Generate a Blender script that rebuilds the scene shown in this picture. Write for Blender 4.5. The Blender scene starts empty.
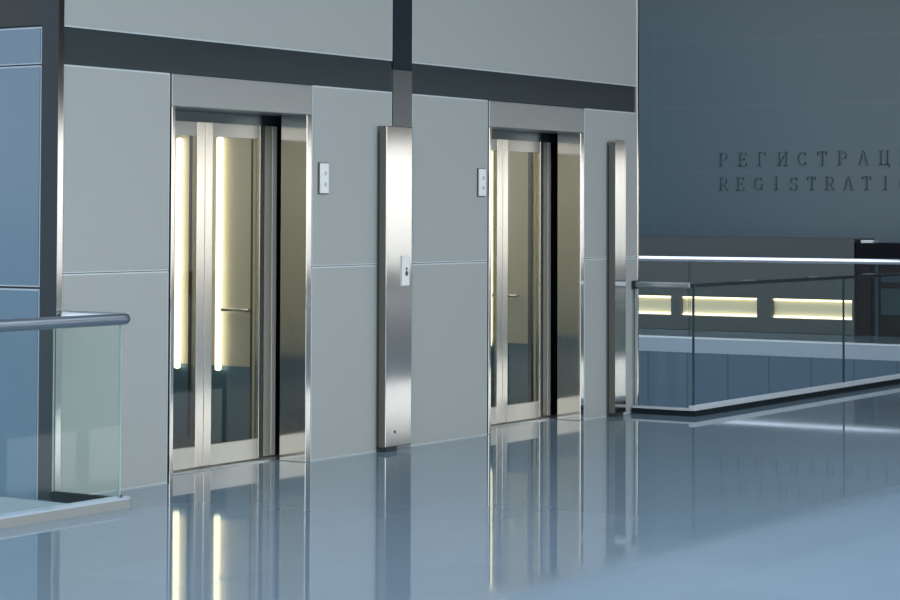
import bpy, bmesh, math
from mathutils import Vector, Matrix

scene = bpy.context.scene
col = scene.collection

# ------------------------------------------------------------------ materials
def new_mat(name):
    m = bpy.data.materials.new(name)
    m.use_nodes = True
    nt = m.node_tree
    return m, nt, nt.nodes['Principled BSDF']

def simple(name, c, rough=.5, metal=0., spec=.5, coat=0., noise=0., nscale=(1, 1, 1), aniso=0., bump=0.):
    m, nt, b = new_mat(name)
    b.inputs['Base Color'].default_value = (*c, 1)
    b.inputs['Roughness'].default_value = rough
    b.inputs['Metallic'].default_value = metal
    b.inputs['Specular IOR Level'].default_value = spec
    b.inputs['Coat Weight'].default_value = coat
    b.inputs['Coat Roughness'].default_value = .08
    if noise or bump:
        tc = nt.nodes.new('ShaderNodeTexCoord')
        mp = nt.nodes.new('ShaderNodeMapping'); mp.inputs['Scale'].default_value = nscale
        nz = nt.nodes.new('ShaderNodeTexNoise'); nz.inputs['Scale'].default_value = 1; nz.inputs['Detail'].default_value = 3
        nt.links.new(tc.outputs['Object'], mp.inputs['Vector']); nt.links.new(mp.outputs[0], nz.inputs['Vector'])
        if noise:
            mr = nt.nodes.new('ShaderNodeMapRange')
            mr.inputs['To Min'].default_value = max(rough - noise, .02); mr.inputs['To Max'].default_value = rough + noise
            nt.links.new(nz.outputs['Fac'], mr.inputs['Value']); nt.links.new(mr.outputs[0], b.inputs['Roughness'])
        if bump:
            bp = nt.nodes.new('ShaderNodeBump'); bp.inputs['Strength'].default_value = bump; bp.inputs['Distance'].default_value = .01
            nt.links.new(nz.outputs['Fac'], bp.inputs['Height']); nt.links.new(bp.outputs[0], b.inputs['Normal'])
    return m

def emit(name, c, s):
    m, nt, b = new_mat(name)
    b.inputs['Base Color'].default_value = (.8, .8, .75, 1)
    b.inputs['Emission Color'].default_value = (*c, 1)
    b.inputs['Emission Strength'].default_value = s
    return m

def glass(name, tint, refl=1.0):
    m = bpy.data.materials.new(name); m.use_nodes = True
    nt = m.node_tree; nt.nodes.clear()
    out = nt.nodes.new('ShaderNodeOutputMaterial')
    mix = nt.nodes.new('ShaderNodeMixShader')
    tr = nt.nodes.new('ShaderNodeBsdfTransparent'); tr.inputs[0].default_value = (*tint, 1)
    gl = nt.nodes.new('ShaderNodeBsdfGlossy'); gl.inputs['Roughness'].default_value = 0.0
    gl.inputs[0].default_value = (.9, .95, .95, 1)
    lw = nt.nodes.new('ShaderNodeFresnel'); lw.inputs['IOR'].default_value = 1.45
    geo = nt.nodes.new('ShaderNodeNewGeometry')
    # ordinary fresnel reflection on the outer side of each face, straight transmission inside the pane
    inv = nt.nodes.new('ShaderNodeMath'); inv.operation = 'SUBTRACT'; inv.inputs[0].default_value = 1
    mul = nt.nodes.new('ShaderNodeMath'); mul.operation = 'MULTIPLY'
    m2 = nt.nodes.new('ShaderNodeMath'); m2.operation = 'MULTIPLY'; m2.inputs[1].default_value = refl
    nt.links.new(geo.outputs['Backfacing'], inv.inputs[1])
    nt.links.new(lw.outputs[0], mul.inputs[0]); nt.links.new(inv.outputs[0], mul.inputs[1])
    nt.links.new(mul.outputs[0], m2.inputs[0])
    nt.links.new(m2.outputs[0], mix.inputs[0])
    nt.links.new(tr.outputs[0], mix.inputs[1]); nt.links.new(gl.outputs[0], mix.inputs[2])
    nt.links.new(mix.outputs[0], out.inputs[0])
    return m

M = {}
M['panel'] = simple('grey enamelled glass', (.44, .455, .425), .38, 0, .45)
M['blue_panel'] = simple('blue enamelled glass', (.066, .152, .235), .12, 0, .5)
M['dark_side'] = simple('dark grey cladding', (.025, .034, .040), .5, 0, .2)
M['alu'] = simple('pale aluminium edge', (.66, .70, .69), .4, 0)
M['side_edge'] = simple('blue grey edge', (.30, .40, .50), .4)
M['steel'] = simple('brushed steel', (.70, .69, .66), .10, 1, noise=.03, nscale=(60, 60, 1.2), bump=.01)
M['satin'] = simple('satin steel', (.53, .555, .54), .32, .8, noise=.05, nscale=(2, 2, 30))
M['col_steel'] = simple('dull steel', (.27, .295, .30), .3, 1, noise=.05, nscale=(2, 2, 6))
M['edge_bar'] = simple('pale edge bar', (.88, .86, .78), .4, .0)
M['door_rail'] = simple('satin door rail', (.68, .64, .55), .35, .4)
M['door_steel'] = simple('polished door steel', (.83, .79, .70), .15, .9, noise=.03, nscale=(60, 60, 1))
M['band'] = simple('dark steel band', (.078, .104, .113), .24, .75, noise=.06, nscale=(1.2, 1, 8))
M['dark_post'] = simple('dark blue grey post metal', (.016, .028, .038), .4, .1, .2)
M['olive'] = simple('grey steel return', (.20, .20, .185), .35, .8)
M['black'] = simple('black gap', (.006, .006, .007), .6)
M['rubber'] = simple('dark rubber', (.03, .035, .035), .6)
M['plinth'] = simple('dark plinth', (.012, .02, .024), .6, 0, .1)
M['capstrip'] = simple('white metal strip', (.62, .67, .70), .4, 0)
M['base'] = simple('pale stone base', (.36, .36, .33), .35)
M['base_top'] = simple('pale blue grey base top', (.55, .62, .70), .25)
M['rail'] = simple('brushed handrail steel', (.44, .48, .53), .38, 1)
M['bright_rail'] = simple('bright handrail', (.86, .88, .93), .22, .9)
M['dark_rail'] = simple('cap rail with dark reflection painted in', (.05, .065, .075), .25, .8)  # cap rail; the dark it reflects is put into its colour
M['glass'] = glass('clear glass', (.965, .985, .98), .3)
M['green_glass'] = glass('greenish glass', (.945, .972, .962))
M['door_glass'] = glass('door glass', (.90, .92, .89), .8)
M['glass_edge'] = simple('green glass edge', (.03, .075, .08), .15)
M['pale_edge'] = simple('pale green glass edge', (.35, .46, .42), .15)
M['cab_wall'] = simple('champagne cab panel', (.58, .56, .47), .35, .1)
M['outer_leaf'] = simple('steel with warm reflection painted beige', (.68, .64, .52), .35, .1)  # beige stands in for warm reflections on the steel leaf
M['cab_dark'] = simple('dark cab panel with painted blue reflection', (.10, .20, .29), .3, .2)  # blue of the hall mirrored in the door glass is painted in here
M['cab_seam'] = simple('dark brown cab seam', (.035, .026, .018), .4)
M['cab_trim'] = simple('cab trim steel', (.55, .54, .5), .25, 1)
M['cab_floor'] = simple('cab floor', (.06, .065, .07), .4)
M['tube'] = emit('warm light tube', (1., .88, .64), 1.25)
M['cab_fill'] = emit('cab fill light', (1., .93, .78), 2.0)  # added fill glow for the cabins, not a lamp that shows
M['white_plate'] = simple('white plate', (.95, .93, .88), .3)
M['lens'] = simple('pale lens', (.6, .58, .57), .2)
M['button'] = simple('dark button', (.12, .12, .12), .3, .5)
M['taupe'] = simple('taupe counter', (.062, .074, .077), .5, 0, .3)
M['niche'] = simple('cream niche', (.74, .66, .46), .6)
M['niche_lamp'] = emit('niche lamp', (1., .86, .60), 1.3)
M['near_black'] = simple('black gloss', (.003, .003, .006), .6, 0, .1)
M['teal_dark'] = simple('dark teal panel', (.010, .035, .048), .5, 0, .2)
M['letter'] = simple('blue grey letters', (.060, .104, .132), .4, .0, .4)
M['ceiling'] = simple('grey ceiling', (.30, .32, .34), .7)
M['slab_edge'] = simple('white slab edge', (.24, .31, .38), .4)
M['mullion'] = simple('facade mullion', (.12, .13, .14), .5)
M['facade'] = simple('facade wall', (.045, .055, .065), .6)
M['low'] = simple('lower floor', (.13, .17, .2), .4)

def brick_mat(name, c1, c2, mortar, w, h, ms, rough, order, spec=.5, offs=0., shift=(0, 0, 0)):
    """tile/plank joints from a brick texture; order = which object axes run along the brick row and column"""
    m, nt, b = new_mat(name)
    tc = nt.nodes.new('ShaderNodeTexCoord')
    sp = nt.nodes.new('ShaderNodeSeparateXYZ'); cb = nt.nodes.new('ShaderNodeCombineXYZ')
    nt.links.new(tc.outputs['Object'], sp.inputs[0])
    nt.links.new(sp.outputs[order[0]], cb.inputs[0]); nt.links.new(sp.outputs[order[1]], cb.inputs[1])
    br = nt.nodes.new('ShaderNodeTexBrick')
    br.offset = offs; br.squash = 1
    br.inputs['Scale'].default_value = 1
    br.inputs['Brick Width'].default_value = w; br.inputs['Row Height'].default_value = h
    br.inputs['Mortar Size'].default_value = ms; br.inputs['Mortar Smooth'].default_value = .1
    br.inputs['Color1'].default_value = (*c1, 1); br.inputs['Color2'].default_value = (*c2, 1)
    br.inputs['Mortar'].default_value = (*mortar, 1)
    sh = nt.nodes.new('ShaderNodeVectorMath'); sh.inputs[1].default_value = shift
    nt.links.new(cb.outputs[0], sh.inputs[0]); nt.links.new(sh.outputs[0], br.inputs['Vector'])
    nt.links.new(br.outputs['Color'], b.inputs['Base Color'])
    b.inputs['Roughness'].default_value = rough
    b.inputs['Specular IOR Level'].default_value = spec
    return m, nt, b, br, cb

M['reg_wall'] = brick_mat('blue grey tiled wall', (.070, .121, .152), (.073, .126, .158), (.085, .13, .165), 8, .96, .012, .35, (1, 2), shift=(8 - 7.07, 9.6 - 2.19, 0))[0]
M['fascia'] = brick_mat('blue fascia boards', (.030, .082, .135), (.034, .090, .145), (.018, .05, .08), .56, 20, .012, .35, (1, 2))[0]
# polished granite floor: slabs, speckle and a paler field of slabs further from the lifts
m, nt, b, br, cb = brick_mat('polished granite', (.230, .308, .366), (.25, .332, .392), (.224, .300, .357), 1.2, .6, .003, .055, (0, 1), .45, .5)
nz = nt.nodes.new('ShaderNodeTexNoise'); nz.inputs['Scale'].default_value = 9; nz.inputs['Detail'].default_value = 2
nt.links.new(cb.outputs[0], nz.inputs['Vector'])
mr = nt.nodes.new('ShaderNodeMapRange'); mr.inputs['To Min'].default_value = .97; mr.inputs['To Max'].default_value = 1.03
nt.links.new(nz.outputs['Fac'], mr.inputs['Value'])
mx = nt.nodes.new('ShaderNodeMix'); mx.data_type = 'RGBA'; mx.blend_type = 'MULTIPLY'; mx.inputs[0].default_value = 1
nt.links.new(br.outputs['Color'], mx.inputs[6]); nt.links.new(mr.outputs[0], mx.inputs[7])
nt.links.new(mx.outputs[2], b.inputs['Base Color'])
nz2 = nt.nodes.new('ShaderNodeTexNoise'); nz2.inputs['Scale'].default_value = 1.3; nz2.inputs['Detail'].default_value = 2
nt.links.new(cb.outputs[0], nz2.inputs['Vector'])
mr2 = nt.nodes.new('ShaderNodeMapRange'); mr2.inputs['To Min'].default_value = .02; mr2.inputs['To Max'].default_value = .05
nt.links.new(nz2.outputs['Fac'], mr2.inputs['Value']); 
sp = nt.nodes.new('ShaderNodeSeparateXYZ'); nt.links.new(cb.outputs[0], sp.inputs[0])
lt = nt.nodes.new('ShaderNodeMapRange'); lt.interpolation_type = 'SMOOTHSTEP'
lt.inputs['From Min'].default_value = -3.35; lt.inputs['From Max'].default_value = -3.85
nt.links.new(sp.outputs[1], lt.inputs['Value'])
mz = nt.nodes.new('ShaderNodeMix'); mz.data_type = 'RGBA'; mz.blend_type = 'MULTIPLY'
mz.inputs[7].default_value = (1.0, 1.0, 1.0, 1)
nt.links.new(lt.outputs[0], mz.inputs[0]); nt.links.new(mx.outputs[2], mz.inputs[6]); nt.links.new(mz.outputs[2], b.inputs['Base Color'])
mf = nt.nodes.new('ShaderNodeMix'); mf.data_type = 'FLOAT'; mf.inputs[3].default_value = .40
nt.links.new(lt.outputs[0], mf.inputs[0]); nt.links.new(mr2.outputs[0], mf.inputs[2]); nt.links.new(mf.outputs[0], b.inputs['Roughness'])
M['floor'] = m

# ------------------------------------------------------------------ mesh builder
class MB:
    def __init__(self):
        self.bm = bmesh.new()
        self.mats = []
    def mi(self, mat):
        if mat not in self.mats: self.mats.append(mat)
        return self.mats.index(mat)
    def box(self, a, b, mat, bevel=0., edge_mat=None, faces=None, seg=2):
        """axis box a..b; edge_mat paints the faces whose normal is listed in faces ('x','y','z')"""
        bm = bmesh.new()
        bmesh.ops.create_cube(bm, size=1)
        for v in bm.verts:
            for i in range(3):
                v.co[i] = a[i] + (v.co[i] + .5) * (b[i] - a[i])
        if bevel:
            bmesh.ops.bevel(bm, geom=list(bm.edges), offset=bevel, segments=seg, affect='EDGES', profile=.5)
        bmesh.ops.recalc_face_normals(bm, faces=list(bm.faces))
        i0 = self.mi(mat); i1 = self.mi(edge_mat) if edge_mat else i0
        for f in bm.faces:
            f.material_index = i0
            if edge_mat:
                n = f.normal
                ax = 'xyz'[max(range(3), key=lambda k: abs(n[k]))]
                if ax in faces: f.material_index = i1
        self._take(bm); return self
    def _take(self, bm):
        me = bpy.data.meshes.new('t'); bm.to_mesh(me); bm.free()
        self.bm.from_mesh(me); bpy.data.meshes.remove(me)
    def prism(self, pts, fn, mat):
        """polygon pts (2D) -> two 3D caps fn(p,0), fn(p,1) joined"""
        bm = bmesh.new()
        A = [bm.verts.new(fn(p, 0)) for p in pts]; B = [bm.verts.new(fn(p, 1)) for p in pts]
        n = len(pts)
        bm.faces.new(A); bm.faces.new(B[::-1])
        for i in range(n): bm.faces.new((A[i], B[i], B[(i + 1) % n], A[(i + 1) % n]))
        bmesh.ops.recalc_face_normals(bm, faces=list(bm.faces))
        k = self.mi(mat)
        for f in bm.faces: f.material_index = k
        self._take(bm); return self
    def tube(self, path, r, mat, n=20, dome=True):
        bm = bmesh.new(); P = [Vector(p) for p in path]; rings = []
        T = []
        for i in range(len(P)):
            t = (P[min(i + 1, len(P) - 1)] - P[max(i - 1, 0)]).normalized(); T.append(t)
        def ring(c, t, rr):
            up = Vector((0, 0, 1)) if abs(t.z) < .9 else Vector((1, 0, 0))
            s = t.cross(up).normalized(); w = s.cross(t)
            return [bm.verts.new(c + rr * (math.cos(2 * math.pi * k / n) * s + math.sin(2 * math.pi * k / n) * w)) for k in range(n)]
        if dome:
            for a in (80, 60, 40, 20):
                a = math.radians(a); rings.append(ring(P[0] - T[0] * r * .5 * math.sin(a), T[0], r * math.cos(a)))
        for p, t in zip(P, T): rings.append(ring(p, t, r))
        if dome:
            for a in (20, 40, 60, 80):
                a = math.radians(a); rings.append(ring(P[-1] + T[-1] * r * .5 * math.sin(a), T[-1], r * math.cos(a)))
        for R0, R1 in zip(rings, rings[1:]):
            for k in range(n): bm.faces.new((R0[k], R0[(k + 1) % n], R1[(k + 1) % n], R1[k])).smooth = True
        bm.faces.new(rings[0][::-1]); bm.faces.new(rings[-1])
        bmesh.ops.recalc_face_normals(bm, faces=list(bm.faces))
        k = self.mi(mat)
        for f in bm.faces: f.material_index = k
        self._take(bm); return self
    def build(self, name, parent=None, smooth=False):
        me = bpy.data.meshes.new(name); self.bm.to_mesh(me); self.bm.free()
        for m_ in self.mats: me.materials.append(m_)
        o = bpy.data.objects.new(name, me); col.objects.link(o)
        if parent: 
            o.parent = parent
            o.location = -Vector(parent.location)
        return o

def box(name, a, b, mat, parent=None, **k):
    return MB().box(a, b, mat, **k).build(name, parent)

def thing(name, label, cat, loc=(0, 0, 0), group=None):
    o = bpy.data.objects.new(name, None); o.empty_display_size = .1; col.objects.link(o)
    o.location = loc; tag(o, label, cat, group); return o

def tag(o, label, cat, group=None):
    o['label'] = label; o['category'] = cat
    if group: o['group'] = group
    return o

def struct(o):
    o['kind'] = 'structure'; return o

def copy_tree(o, dx, parent=None):
    """copy of a thing with copies of its parts and sub-parts, moved along the wall"""
    c = o.copy(); col.objects.link(c)
    if parent: c.parent = parent
    else: c.location.x += dx
    for ch in o.children: copy_tree(ch, dx, c)
    return c

# ------------------------------------------------------------------ the setting
# u = x runs along the lift wall, v = y into it, z up; the wall corner stands at the origin
fl = MB()
for a, b_ in (((-14, -19, -.3), (-.05, -.43, 0)), ((-.05, -19, -.3), (6.69, 3, 0)), ((6.69, -19, -.3), (16.44, -.50, 0)),
              ((16.44, -19, -.3), (20.6, 12, 0)), ((20.6, -19, -.3), (48, -2, 0))):
    fl.box(a, b_, M['floor'])
struct(fl.build('floor'))
struct(box('floor_lower', (-20, -.4, -4.8), (20.6, 14, -4.6), M['low']))

# lift tower front: dark backing with two door openings, cladding panels on it
TOP = 4.6
E1 = (.96, 2.325); DX = 3.485; E2 = (E1[0] + DX, E1[1] + DX)
wf = MB()
for a, b_ in ((.0, E1[0]), (E1[1], E2[0]), (E2[1], 6.68)):
    wf.box((a, .013, -.3), (b_, .10, 2.38), M['dark_post'])
wf.box((0, .013, 2.371), (6.68, .10, TOP), M['dark_post'])
wf = struct(wf.build('wall_front'))

def panel(u0, u1, z0, z1, pts=None):
    g = .005
    if pts is None: pts = [(u0, z0), (u1, z0), (u1, z1), (u0, z1)]
    t = MB().prism(pts, lambda p, k: (p[0], .002 + .011 * k, p[1]), M['alu']).build('panel_edge', None)
    cx = sum(p[0] for p in pts) / len(pts); cz = sum(p[1] for p in pts) / len(pts)
    e = .009
    def ins(p):
        return (p[0] + (e if p[0] < cx else -e), p[1] + (e if p[1] < cz else -e))
    if len(pts) == 4: q = [ins(p) for p in pts]
    else: q = [(pts[0][0] + e, pts[0][1] + e), (pts[1][0] - e, pts[1][1] + e), (pts[2][0] - e, pts[2][1] + e), (pts[3][0] - e, pts[3][1] + e),
               (pts[4][0] - e, pts[4][1] - e), (pts[5][0] + e, pts[5][1] - e)]
    o = MB().prism(q, lambda p, k: (p[0], -.001 + .012 * k, p[1]), M['panel']).build('panel', wf)
    t.parent = o
    return o

JZ, BZ, BT, CZ = 1.225, 2.37, 2.578, 2.14
COL = (3.232, 3.456)
lower = [(.045, .945), (2.335, 3.226), (3.462, 4.43), (5.825, 6.655)]
for i, (a, b_) in enumerate(lower):
    panel(a, b_, .0005, JZ - .002)
    panel(a, b_, JZ + .002, BZ)
panel(.045, COL[0] - .004, BT, TOP)
panel(COL[1] + .004, 6.66, BT, TOP)
box('steel_band', (.045, .006, BZ + .002), (COL[0] - .002, .0128, BT - .002), M['band'], wf)
box('steel_band', (COL[1] + .002, .006, BZ + .002), (6.66, .0128, BT - .002), M['band'], wf)
box('column_strip', (COL[0], -.004, .0), (COL[1], .0128, 2.52), M['col_steel'], wf)
box('column_strip', (COL[0], -.003, 2.524), (COL[1], .0128, TOP), M['dark_post'], wf)
# corner strips at both ends of the tower
box('corner_strip', (-.002, -.006, -.3), (.042, .0098, TOP), M['steel'], wf, bevel=.0015)
box('corner_strip', (6.662, -.006, .0), (6.69, .0128, TOP), M['steel'], wf, bevel=.003)

# side of the tower facing left over the void: dark corner plate, blue panels
ws = MB()
ws.box((.0125, .013, -4.6), (.10, 3.0, TOP), M['dark_post'])
ws = struct(ws.build('wall_side'))
box('corner_plate', (-.006, -.0065, -4.6), (-.0022, .115, TOP), M['dark_post'], ws)
def side_panel(v0, v1, z0, z1, mat):
    t = box('panel_edge', (.0, v0, z0), (.0122, v1, z1), M['side_edge'])
    o = box('panel', (-.003, v0 + .010, z0 + .008), (.011, v1 - .010, z1 - .009), mat, ws)
    t.parent = o
for v0, v1 in ((.12, 1.55), (1.56, 2.99)):
    side_panel(v0, v1, BZ + .004, BT, M['blue_panel'])
    side_panel(v0, v1, 1.152, BZ - .004, M['blue_panel'])
    side_panel(v0, v1, -2.4, 1.140, M['blue_panel'])
    box('panel', (.001, v0, BT + .01), (.0122, v1, TOP), M['dark_side'], ws)
struct(box('wall_end', (6.60, .10, -4.6), (6.68, 3.0, TOP), M['dark_post']))
struct(box('wall_back', (.1, 2.9, -4.6), (6.6, 3.0, TOP), M['dark_post']))

# ------------------------------------------------------------------ lifts
def make_lift():
    cx = 1.64
    r = thing('elevator', 'steel framed glass elevator nearest the curved handrail, warm light tubes glowing inside', 'elevator', (cx, 0, 0), 'glass elevators in the grey wall')
    # flush steel portal: header plate and two jambs
    box('header', (E1[0], -.003, 2.182), (E1[1], .30, 2.368), M['satin'], r, bevel=.003)
    box('jamb', (E1[0], -.004, 0), (.990, .20, 2.181), M['steel'], r, bevel=.003)
    box('jamb', (2.272, -.004, 0), (E1[1], .20, 2.181), M['steel'], r, bevel=.003)
    box('door_track', (.70, .285, 2.115), (2.60, .40, 2.20), M['band'], r)
    box('sill', (.80, .24, .0005), (2.55, .42, .008), M['satin'], r)
    for a, b_ in ((.30, .84), (2.43, 2.95)):
        box('door_pocket', (a, .385, 0), (b_, .405, 2.3), M['black'], r)
    box('header_lining', (.30, .385, 2.2), (2.95, .405, 2.42), M['black'], r)
    def leaf(u0, u1, v0, s0, s1, st='door_steel'):
        z0, z1, zb, zt, d = .016, 2.118, .138, 2.032, .034
        f = MB()
        f.box((u0, v0, z0), (u0 + s0, v0 + d, z1), M[st], bevel=.003)
        f.box((u1 - s1, v0, z0), (u1, v0 + d, z1), M[st], bevel=.003)
        f.box((u0 + s0 - .001, v0 + .002, z0), (u1 - s1 + .001, v0 + d - .002, zb), M['door_rail'])
        f.box((u0 + s0 - .001, v0 + .002, zt), (u1 - s1 + .001, v0 + d - .002, z1), M['door_rail'])
        o = f.build('door_leaf', r)
        g = MB().box((u0 + s0 - .004, v0 + .012, zb - .004), (u1 - s1 + .004, v0 + .022, zt + .004), M['door_glass']).build('glass_pane')
        g.parent = o
        return o
    leaf(1.045, cx - .003, .300, .05, .078)
    leaf(cx + .003, 2.236, .300, .070, .052)
    leaf(.87, 1.10, .342, .05, .05, 'outer_leaf')
    leaf(2.212, 2.366, .342, .03, .1, 'outer_leaf')
    box('edge_bar', (2.367, .338, .016), (2.412, .374, 2.118), M['edge_bar'], r, bevel=.004)
    # cabin
    box('cab_floor', (.30, .42, .001), (2.95, 2.2, .012), M['cab_floor'], r)
    box('cab_ceiling', (.30, .405, 2.42), (2.95, 2.2, 2.45), M['ceiling'], r)
    box('cab_fill_panel', (1.0, .9, 2.40), (2.2, 1.8, 2.4195), M['cab_fill'], r)  # unseen glowing panel added to brighten the cabin
    def wall(u0, v0, u1, v1):
        w = MB()
        w.box((u0, v0, .012), (u1, v1, .52), M['cab_dark'])
        w.box((u0, v0, .522), (u1, v1, 2.42), M['cab_wall'])
        return w.build('cab_wall', r)
    wall(.27, .405, .30, 2.2); wall(.27, 2.2, 2.98, 2.23)
    w = wall(2.95, .405, 2.98, 2.2)
    for v, d, mt in ((.865, .026, 'cab_seam'), (.945, .03, 'cab_seam'), (.905, .022, 'cab_trim'), (1.415, .055, 'cab_seam'), (1.49, .02, 'cab_seam'), (1.66, .03, 'cab_seam')):
        s = MB().box((2.938, v - d / 2, .014), (2.952, v + d / 2, 2.418), M[mt]).build('seam_strip')
        s.parent = w
    for v in (1.215, 1.575):
        MB().tube([(2.915, v, .50), (2.920, v, 2.07)], .023, M['tube'], 16).build('light_tube', r)
    hr = MB()
    hr.tube([(2.885, .93, .905), (2.885, 1.16, .905)], .014, M['cab_trim'], 12)
    hr.tube([(2.885, .95, .905), (2.95, .95, .905)], .008, M['cab_trim'], 8, False)
    hr.tube([(2.885, 1.14, .905), (2.95, 1.14, .905)], .008, M['cab_trim'], 8, False)
    hr.build('cab_handrail', r)
    return r
lift = make_lift()
lift2 = copy_tree(lift, DX)
for w_ in lift2.children:
    for s_ in w_.children:
        if s_.name.startswith('seam_strip'): s_.location.y -= .10
lift2['label'] = 'steel framed glass elevator farther along the wall, between the two steel posts'

# ------------------------------------------------------------------ steel posts standing proud of the wall
def post(u0, u1, label, lock, rnd=False):
    r = thing('steel_post', label, 'post', (u0, 0, 0), 'steel posts on the elevator wall')
    d = .08
    if rnd:
        P = [(u0, .03), (u1, .03)] + [(x0 + .035 * math.cos(a), CZ - .035 + .035 * math.sin(a)) for x0, k0 in ((u1 - .035, 0), (u0 + .035, 6)) for a in [math.pi / 12 * (k0 + k) for k in range(7)]]
        bm = MB().prism(P, lambda p, k: (p[0], -d + (d - .008) * k, p[1]), M['steel'])
    else: bm = MB().box((u0, -d, .03), (u1, -.008, CZ), M['steel'], bevel=.006, seg=3)
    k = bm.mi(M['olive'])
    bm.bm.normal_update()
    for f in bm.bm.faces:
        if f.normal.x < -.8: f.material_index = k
    bm.build('channel', r)
    box('groove', (u0 - .0012, -.026, .03), (u0 + .004, -.014, CZ - .04), M['rubber'], r)
    box('foot', (u0 + .01, -d + .004, .0), (u0 + .14, -.004, .0299), M['rubber'], r)
    MB().tube([(lock[0], -d - .003, lock[1]), (lock[0], -d + .006, lock[1])], .010, M['button'], 14, False).build('lock', r)
    return r
post(3.045, 3.350, 'tall bright steel post between the two elevators with a button plate', (3.155, .125))
post(6.165, 6.335, 'narrow round topped steel post right of the farther elevator', (6.262, .105), True)

def indicator(u, label, pu):
    r = thing('indicator_plate', label, 'indicator', (u, -.012, 1.783), 'white indicator plates beside the elevators')
    box('surround', (u - .052, -.010, 1.683), (u + .050, -.0005, 1.884), M['button'], r)
    box('plate', (u - .044, -.018, 1.688), (u + .046, -.009, 1.879), M['white_plate'], r, bevel=.003)
    for z in (1.745, 1.815):
        MB().tube([(u + .008, -.021, z), (u + .008, -.016, z)], .014, M['lens'], 16, False).build('lens', r)
indicator(2.444, 'white indicator plate on the panel right of the nearer elevator', 0)
indicator(4.335, 'white indicator plate on the panel left of the farther elevator', 0)
r = thing('call_button_plate', 'slim white call button plate on the post between the elevators', 'button plate', (3.266, -.08, 1.18))
box('plate', (3.225, -.090, 1.083), (3.308, -.0805, 1.282), M['white_plate'], r, bevel=.003)
MB().tube([(3.270, -.094, 1.165), (3.270, -.088, 1.165)], .016, M['button'], 16, False).build('button', r)
box('key_slot', (3.262, -.092, 1.185), (3.278, -.0885, 1.205), M['button'], r)

# ------------------------------------------------------------------ left balustrade (front run and return to the corner)
def fillet(p, c, q, rad, n=8):
    p, c, q = Vector(p), Vector(c), Vector(q)
    a = (p - c).normalized(); b_ = (q - c).normalized()
    A = c + a * rad; B = c + b_ * rad
    return [tuple((A * (1 - t) ** 2 + c * 2 * t * (1 - t) + B * t * t)) for t in [i / n for i in range(n + 1)]]
LV, LU = -.49, -.025
r = thing('glass_balustrade', 'pale based glass balustrade with round steel handrail at the left edge', 'balustrade', (LU, LV, 0), 'glass balustrades along the void')
bb = MB()
pts = [(-14, LV - .052), (LU + .02, LV - .052)] + [(LU + .02 + .052 * math.sin(a), LV - .052 * math.cos(a)) for a in [math.pi * k / 16 for k in range(1, 8)]] + \
      [(LU + .072, LV), (LU + .06, LV + .06), (-14, LV + .06)]
bb.prism(pts, lambda p, k: (p[0], p[1], .046 * k), M['base'])
bb.build('base', r)
tp = MB().prism([(-14, LV - .046), (LU + .02, LV - .046), (LU + .055, LV - .03), (LU + .065, LV), (LU + .055, LV + .055), (-14, LV + .055)],
                lambda p, k: (p[0], p[1], .0461 + .008 * k), M['base_top']).build('base_cap', r)
box('return_channel', (LU - .022, LV + .061, .001), (LU + .022, -.014, .052), M['plinth'], r)
for u0, u1 in ((-4.6, -2.31), (-2.30, LU)):
    MB().box((u0, LV - .006, .05), (u1, LV + .006, .985), M['green_glass'], edge_mat=M['pale_edge'], faces='xz').build('glass_panel', r)
MB().box((LU - .006, LV + .008, .05), (LU + .006, -.012, .985), M['green_glass'], edge_mat=M['pale_edge'], faces='yz').build('glass_panel', r)
path = [(-4.7, LV, .995), (-2.0, LV, .995)] + fillet((-2, LV, .995), (LU + .065, LV, .995), (LU + .065, 0, .995), .07) + [(LU + .065, -.03, .995)]
MB().tube(path, .031, M['rail'], 24).build('handrail', r)
MB().tube([(LU, LV - .006, .06), (LU, LV - .012, .06)], .010, M['button'], 12, False).build('fixing', r)

# ------------------------------------------------------------------ right balustrade along the void
RV, RU = -.535, 6.60
r = thing('glass_balustrade', 'long clear glass balustrade with thin dark rail and dark plinth right of the elevators', 'balustrade', (RU, RV, 0), 'glass balustrades along the void')
pl = MB()
pl.box((RU - .05, RV - .035, 0), (16.5, RV + .035, .042), M['plinth'])
pl.box((RU - .05, RV + .035, 0), (RU + .03, -.014, .042), M['plinth'])
pl.build('plinth', r)
cp = MB()
cp.box((RU - .04, RV - .024, .0421), (16.5, RV + .024, .082), M['capstrip'], bevel=.004)
cp.box((RU - .03, RV + .024, .0421), (RU + .022, -.014, .060), M['capstrip'])
cp.build('glazing_channel', r)
for u0, u1 in ((RU, 9.53), (9.54, 12.48), (12.49, 16.4)):
    MB().box((u0, RV - .008, .06), (u1, RV + .008, 1.0), M['glass'], edge_mat=M['glass_edge'], faces='xz').build('glass_panel', r)
MB().box((RU - .008, RV + .010, .06), (RU + .008, -.014, 1.0), M['glass'], edge_mat=M['glass_edge'], faces='yz').build('glass_panel', r)
rl = MB()
rl.box((RU - .02, RV - .02, .998), (16.5, RV + .02, 1.026), M['dark_rail'], bevel=.006)
rl.build('handrail', r)
box('return_rail', (RU - .022, RV + .022, .990), (RU + .022, -.03, 1.032), M['rail'], r, bevel=.008)
box('rail_socket', (RU - .03, -.028, .975), (RU + .03, -.0065, 1.04), M['rubber'], r)
for u in (7.56, 8.84, 10.12, 11.4):
    MB().box((u - .10, RV - .021, 1.0265), (u + .10, RV + .016, 1.034), M['bright_rail'], bevel=.003).build('rail_clip_glint', r)  # bright clips shaped and placed after the glints along the rail

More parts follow.
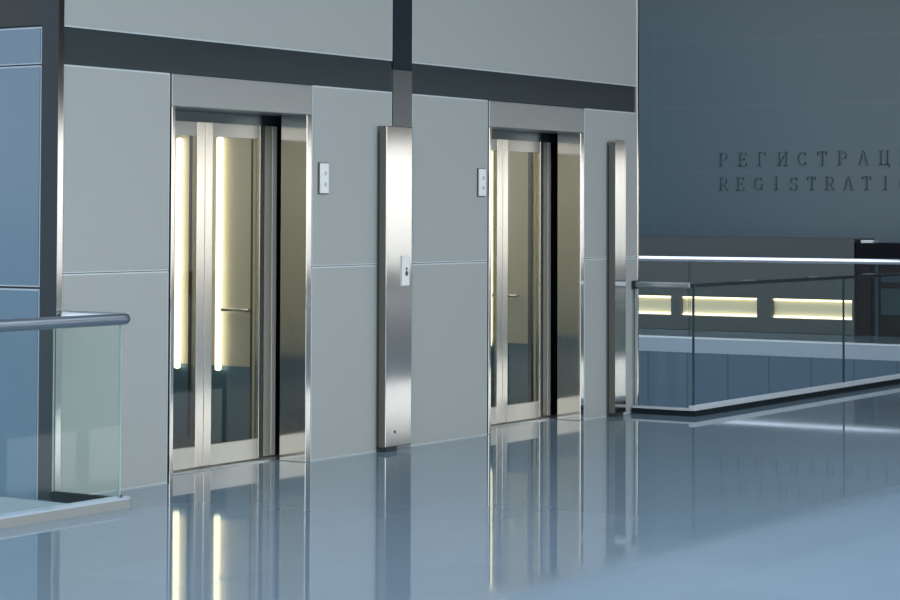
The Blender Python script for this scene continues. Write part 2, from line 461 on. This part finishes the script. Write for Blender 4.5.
# ------------------------------------------------------------------ across the void: gallery edge, balustrade, counter, wall
GU = 16.44
ge = MB().box((GU - .06, -.47, -.17), (GU - .001, 12, .0), M['slab_edge']).build('trim_1'); struct(ge)
struct(MB().box((GU - .05, -.47, -4.6), (GU - .002, 12, -.171), M['fascia']).build('wall_gallery'))
r = thing('glass_balustrade', 'far glass balustrade with bright white handrail before the registration counter', 'balustrade', (GU, 4, 0), 'glass balustrades along the void')
box('base', (GU + .02, -.40, 0.0005), (GU + .10, 11.9, .02), M['capstrip'], r)
for k in range(5):
    MB().box((GU + .06, -.40 + 2.46 * k, .03), (GU + .072, -.40 + 2.46 * k + 2.44, .985), M['glass'], edge_mat=M['glass_edge'], faces='yz').build('glass_panel', r)
MB().tube([(GU + .066, -.38, 1.01), (GU + .066, 11.9, 1.01)], .034, M['bright_rail'], 16).build('handrail', r)

KU = 18.44
r = thing('registration_counter', 'long taupe counter with glowing cream slots across the void', 'counter', (KU, 6, 0))
N = [(2.995 + .127, 4.277), (4.482, 5.635), (5.773, 6.93), (7.07, 8.22)]
ct = MB()
ct.box((KU, 3.09, .005), (KU + .7, 8.6, .195), M['taupe'])
ct.box((KU, 3.09, .458), (KU + .7, 8.6, 1.262), M['taupe'])
e = [3.09] + [x for n in N for x in n] + [8.6]
for a, b_ in zip(e[::2], e[1::2]): ct.box((KU, a, .195), (KU + .7, b_, .458), M['taupe'])
ct.build('body', r)
for a, b_ in N:
    s = MB().box((KU + .09, a, .196), (KU + .12, b_, .457), M['niche']).build('light_slot', r)
    for z in (.213, .440):
        t = MB().box((KU + .055, a + .01, z - .010), (KU + .089, b_ - .01, z + .010), M['niche_lamp'], bevel=.005).build('lamp_strip')
        t.parent = s
r = thing('cabinet', 'black glossy cabinet at the right end of the taupe counter', 'cabinet', (KU, 2, 0))
bk = MB(); bk.box((KU + .02, .2, .0), (KU + .7, 3.085, 1.205), M['near_black'], bevel=.01); bk.build('body', r)
box('front_panel', (KU + .005, .3, .28), (KU + .0199, 2.72, .62), M['teal_dark'], r)
box('front_panel', (KU + .005, .3, .70), (KU + .0199, 2.72, .80), M['teal_dark'], r)
box('side_post', (KU + .0, 2.76, .0), (KU + .0199, 2.80, 1.0), M['teal_dark'], r)
tag(box('tray', (KU + .1, 2.86, 1.2055), (KU + .3, 3.04, 1.245), M['capstrip'], bevel=.006), 'small pale tray on top of the black cabinet', 'tray')

WU = 20.44
struct(box('wall_right', (WU, -2, -.3), (WU + .2, 12, 6.0), M['reg_wall']))
struct(box('wall_far', (6.7, 11.9, -4.6), (20.6, 12.1, 6.0), M['facade']))  # unseen wall, closes the void only to contain the light

# raised serif lettering, one part per letter: strokes in a unit-high box
TH, TN = .135, .055          # thick and thin strokes
def stroke(p, q, w):
    d = Vector((q[0] - p[0], q[1] - p[1])); n = Vector((-d.y, d.x)).normalized() * (w / 2)
    return [(p[0] + n.x, p[1] + n.y), (q[0] + n.x, q[1] + n.y), (q[0] - n.x, q[1] - n.y), (p[0] - n.x, p[1] - n.y)]
def serif(x, y, w=.34): 
    s = .035
    y0 = y - s if y > .5 else y
    return [(x - w / 2, y0), (x + w / 2, y0), (x + w / 2, y0 + s * 1.6), (x - w / 2, y0 + s * 1.6)]
def stem(x, y0=0., y1=1.): return [stroke((x, y0), (x, y1), TH), serif(x, y0), serif(x, y1)]
def arc(cx, cy, rx, ry, a0, a1, thick=TH, thin=TN, n=12):
    P = []
    for i in range(n):
        A = [math.radians(a0 + (a1 - a0) * t / n) for t in (i, i + 1)]
        w = [thin + (thick - thin) * abs(math.cos(a)) for a in A]
        o = [(cx + (rx + w[k] / 2) * math.cos(A[k]), cy + (ry + w[k] / 2) * math.sin(A[k])) for k in (0, 1)]
        q = [(cx + (rx - w[k] / 2) * math.cos(A[k]), cy + (ry - w[k] / 2) * math.sin(A[k])) for k in (1, 0)]
        P.append(o + q)
    return P
def hb(x0, x1, y, w=TN): return [stroke((x0, y), (x1, y), w)]
def tick(x, y, h): return [stroke((x, y), (x, y + h), TN)]
def glyph(c):
    if c in 'РP': return stem(.15) + hb(.15, .42, .96) + hb(.15, .42, .48) + arc(.42, .72, .22, .24, -90, 90)
    if c == 'R': return glyph('P') + [stroke((.36, .48), (.72, .03), TH)] + [serif(.74, 0, .2)]
    if c in 'ЕE': return stem(.15) + hb(.15, .66, .96) + hb(.15, .5, .5) + hb(.15, .7, .04) + tick(.65, .78, .2) + tick(.69, .02, .24) + tick(.5, .4, .2)
    if c == 'Г': return stem(.15) + hb(.15, .66, .96) + tick(.65, .72, .26)
    if c == 'И': return stem(.15) + stem(.68) + [stroke((.18, .12), (.66, .88), TN)]
    if c in 'СC': return arc(.42, .5, .33, .46, 50, 310) + tick(.66, .72, .24) + tick(.66, .06, .2)
    if c == 'G': return arc(.42, .5, .33, .46, 50, 320) + tick(.66, .72, .24) + [stroke((.68, .06), (.68, .42), TH), serif(.68, .42, .3)]
    if c in 'ТT': return stem(.4) + hb(.06, .74, .96) + tick(.08, .74, .24) + tick(.72, .74, .24)
    if c in 'АA': return [stroke((.12, .02), (.40, 1.), TN), stroke((.40, 1.), (.70, .02), TH), serif(.12, 0, .26), serif(.70, 0, .3)] + hb(.22, .58, .34)
    if c == 'Ц': return stem(.15) + stem(.64) + hb(.15, .80, .03) + [stroke((.80, .06), (.80, -.2), TN)]
    if c == 'Я': return stem(.66) + hb(.4, .66, .96) + hb(.4, .66, .48) + arc(.4, .72, .22, .24, 90, 270) + [stroke((.45, .48), (.10, .03), TH), serif(.1, 0, .2)]
    if c == 'I': return stem(.4)
    if c == 'N': return [stroke((.15, 0), (.15, 1), TN), stroke((.70, 0), (.70, 1), TN), stroke((.16, .97), (.70, .03), TH), serif(.15, 0), serif(.70, 1), serif(.1, 1, .2)]
    if c == 'O': return arc(.42, .5, .34, .46, 0, 360, n=24)
    if c == 'S': return arc(.40, .735, .24, .225, 20, 270) + arc(.40, .265, .26, .225, -160, 90) + tick(.63, .72, .24) + tick(.13, .04, .24)
    return []
def sign(text, v0, z0, h, pitch, label):
    r = thing('sign_lettering', label, 'sign', (WU, v0, z0))
    for i, ch in enumerate(text):
        b_ = MB()
        for poly in glyph(ch):
            b_.prism(poly, lambda p, k, i=i: (WU - .001 - .018 * k, v0 - pitch * i - p[0] * h, z0 + p[1] * h), M['letter'])
        b_.build('letter', r)
sign('РЕГИСТРАЦИЯ', 6.03, 2.275, .198, .3085, 'upper row of raised Cyrillic letters on the blue grey wall')
sign('REGISTRATION', 6.03, 1.925, .190, .2765, 'lower row of raised Latin letters on the blue grey wall')

# ------------------------------------------------------------------ the hall behind the camera: ceiling over the lifts, window front, roof light
cl = MB(); cl.box((-14, -3.4, 6.0), (48, 3.0, 6.2), M['ceiling']); cl.box((7.5, -19, 6.0), (48, -3.4, 6.2), M['ceiling'])  # unseen; second slab added so the light falls off to the right
cl.box((17.4, 3.0, 6.0), (20.6, 12, 6.2), M['ceiling'])  # unseen strip added to darken the top of the lettered wall
struct(cl.build('ceiling'))
fw = MB()
fw.box((-14, -19, 0), (48, -18.8, .45), M['facade'])
fw.box((-14, -19, 3.1), (48, -18.8, 6.4), M['facade'])
for k in range(29): fw.box((-14 + 2 * k - .06, -19, .7), (-14 + 2 * k + .06, -18.8, 3.1), M['mullion'])
fw.box((42.5, -19, .45), (48, -18.8, 3.1), M['facade'])  # added solid bay, stops the windows from reflecting in the glass
struct(fw.build('wall_window_front'))
struct(box('wall_hall_blocker', (48, -19, -.3), (48.2, -1.8, 6.2), M['facade']))  # unseen wall added to keep bright sky out of the glass reflections

# ------------------------------------------------------------------ sky
w = bpy.data.worlds.new('sky'); scene.world = w; w.use_nodes = True
nt = w.node_tree; bg = nt.nodes['Background']
tc = nt.nodes.new('ShaderNodeTexCoord'); sp = nt.nodes.new('ShaderNodeSeparateXYZ')
cr = nt.nodes.new('ShaderNodeValToRGB')
mp = nt.nodes.new('ShaderNodeMapRange'); mp.inputs['From Min'].default_value = -.2; mp.inputs['From Max'].default_value = 1
nt.links.new(tc.outputs['Generated'], sp.inputs[0]); nt.links.new(sp.outputs['Z'], mp.inputs['Value'])
nt.links.new(mp.outputs[0], cr.inputs['Fac'])
el = cr.color_ramp.elements
el[0].position = 0; el[0].color = (.40, .42, .43, 1)
el[1].position = 1; el[1].color = (.66, .80, 1., 1)
for p, c in ((.155, (.62, .64, .64)), (.18, (1., 1., .98)), (.35, (.88, .94, 1.)), (.6, (.76, .87, 1.))):
    e_ = el.new(p); e_.color = (*c, 1)
nt.links.new(cr.outputs['Color'], bg.inputs['Color'])
bg.inputs['Strength'].default_value = 1.15

# ------------------------------------------------------------------ camera
A, PIT, ROLL, F, Y0 = .5746, .0346, -.0032, 2243., 137.8
rL = Vector((math.sin(A), -math.cos(A), 0)); fL = Vector((math.cos(A), math.sin(A), 0)); zL = Vector((0, 0, 1))
fwd = fL * math.cos(PIT) + zL * math.sin(PIT)
dn = fL * math.sin(PIT) - zL * math.cos(PIT)
right = rL * math.cos(ROLL) + dn * math.sin(ROLL)
down = dn * math.cos(ROLL) - rL * math.sin(ROLL)
cam = bpy.data.cameras.new('camera'); co = bpy.data.objects.new('camera', cam); col.objects.link(co)
R = Matrix((right, -down, -fwd)).transposed()
co.matrix_world = Matrix.Translation((-9.088, -8.432, 1.55)) @ R.to_4x4()
cam.sensor_fit = 'HORIZONTAL'; cam.sensor_width = 36
cam.lens = F / 900 * 36
cam.shift_y = -(300 - Y0) / 900
cam.clip_end = 300
scene.camera = co

vs = scene.view_settings
vs.view_transform = 'Standard'; vs.look = 'None'; vs.gamma = 1; vs.use_curve_mapping = False
vs.exposure = 1.0
scene.cycles.max_bounces = 10; scene.cycles.transparent_max_bounces = 24
scene.cycles.glossy_bounces = 6; scene.cycles.diffuse_bounces = 4
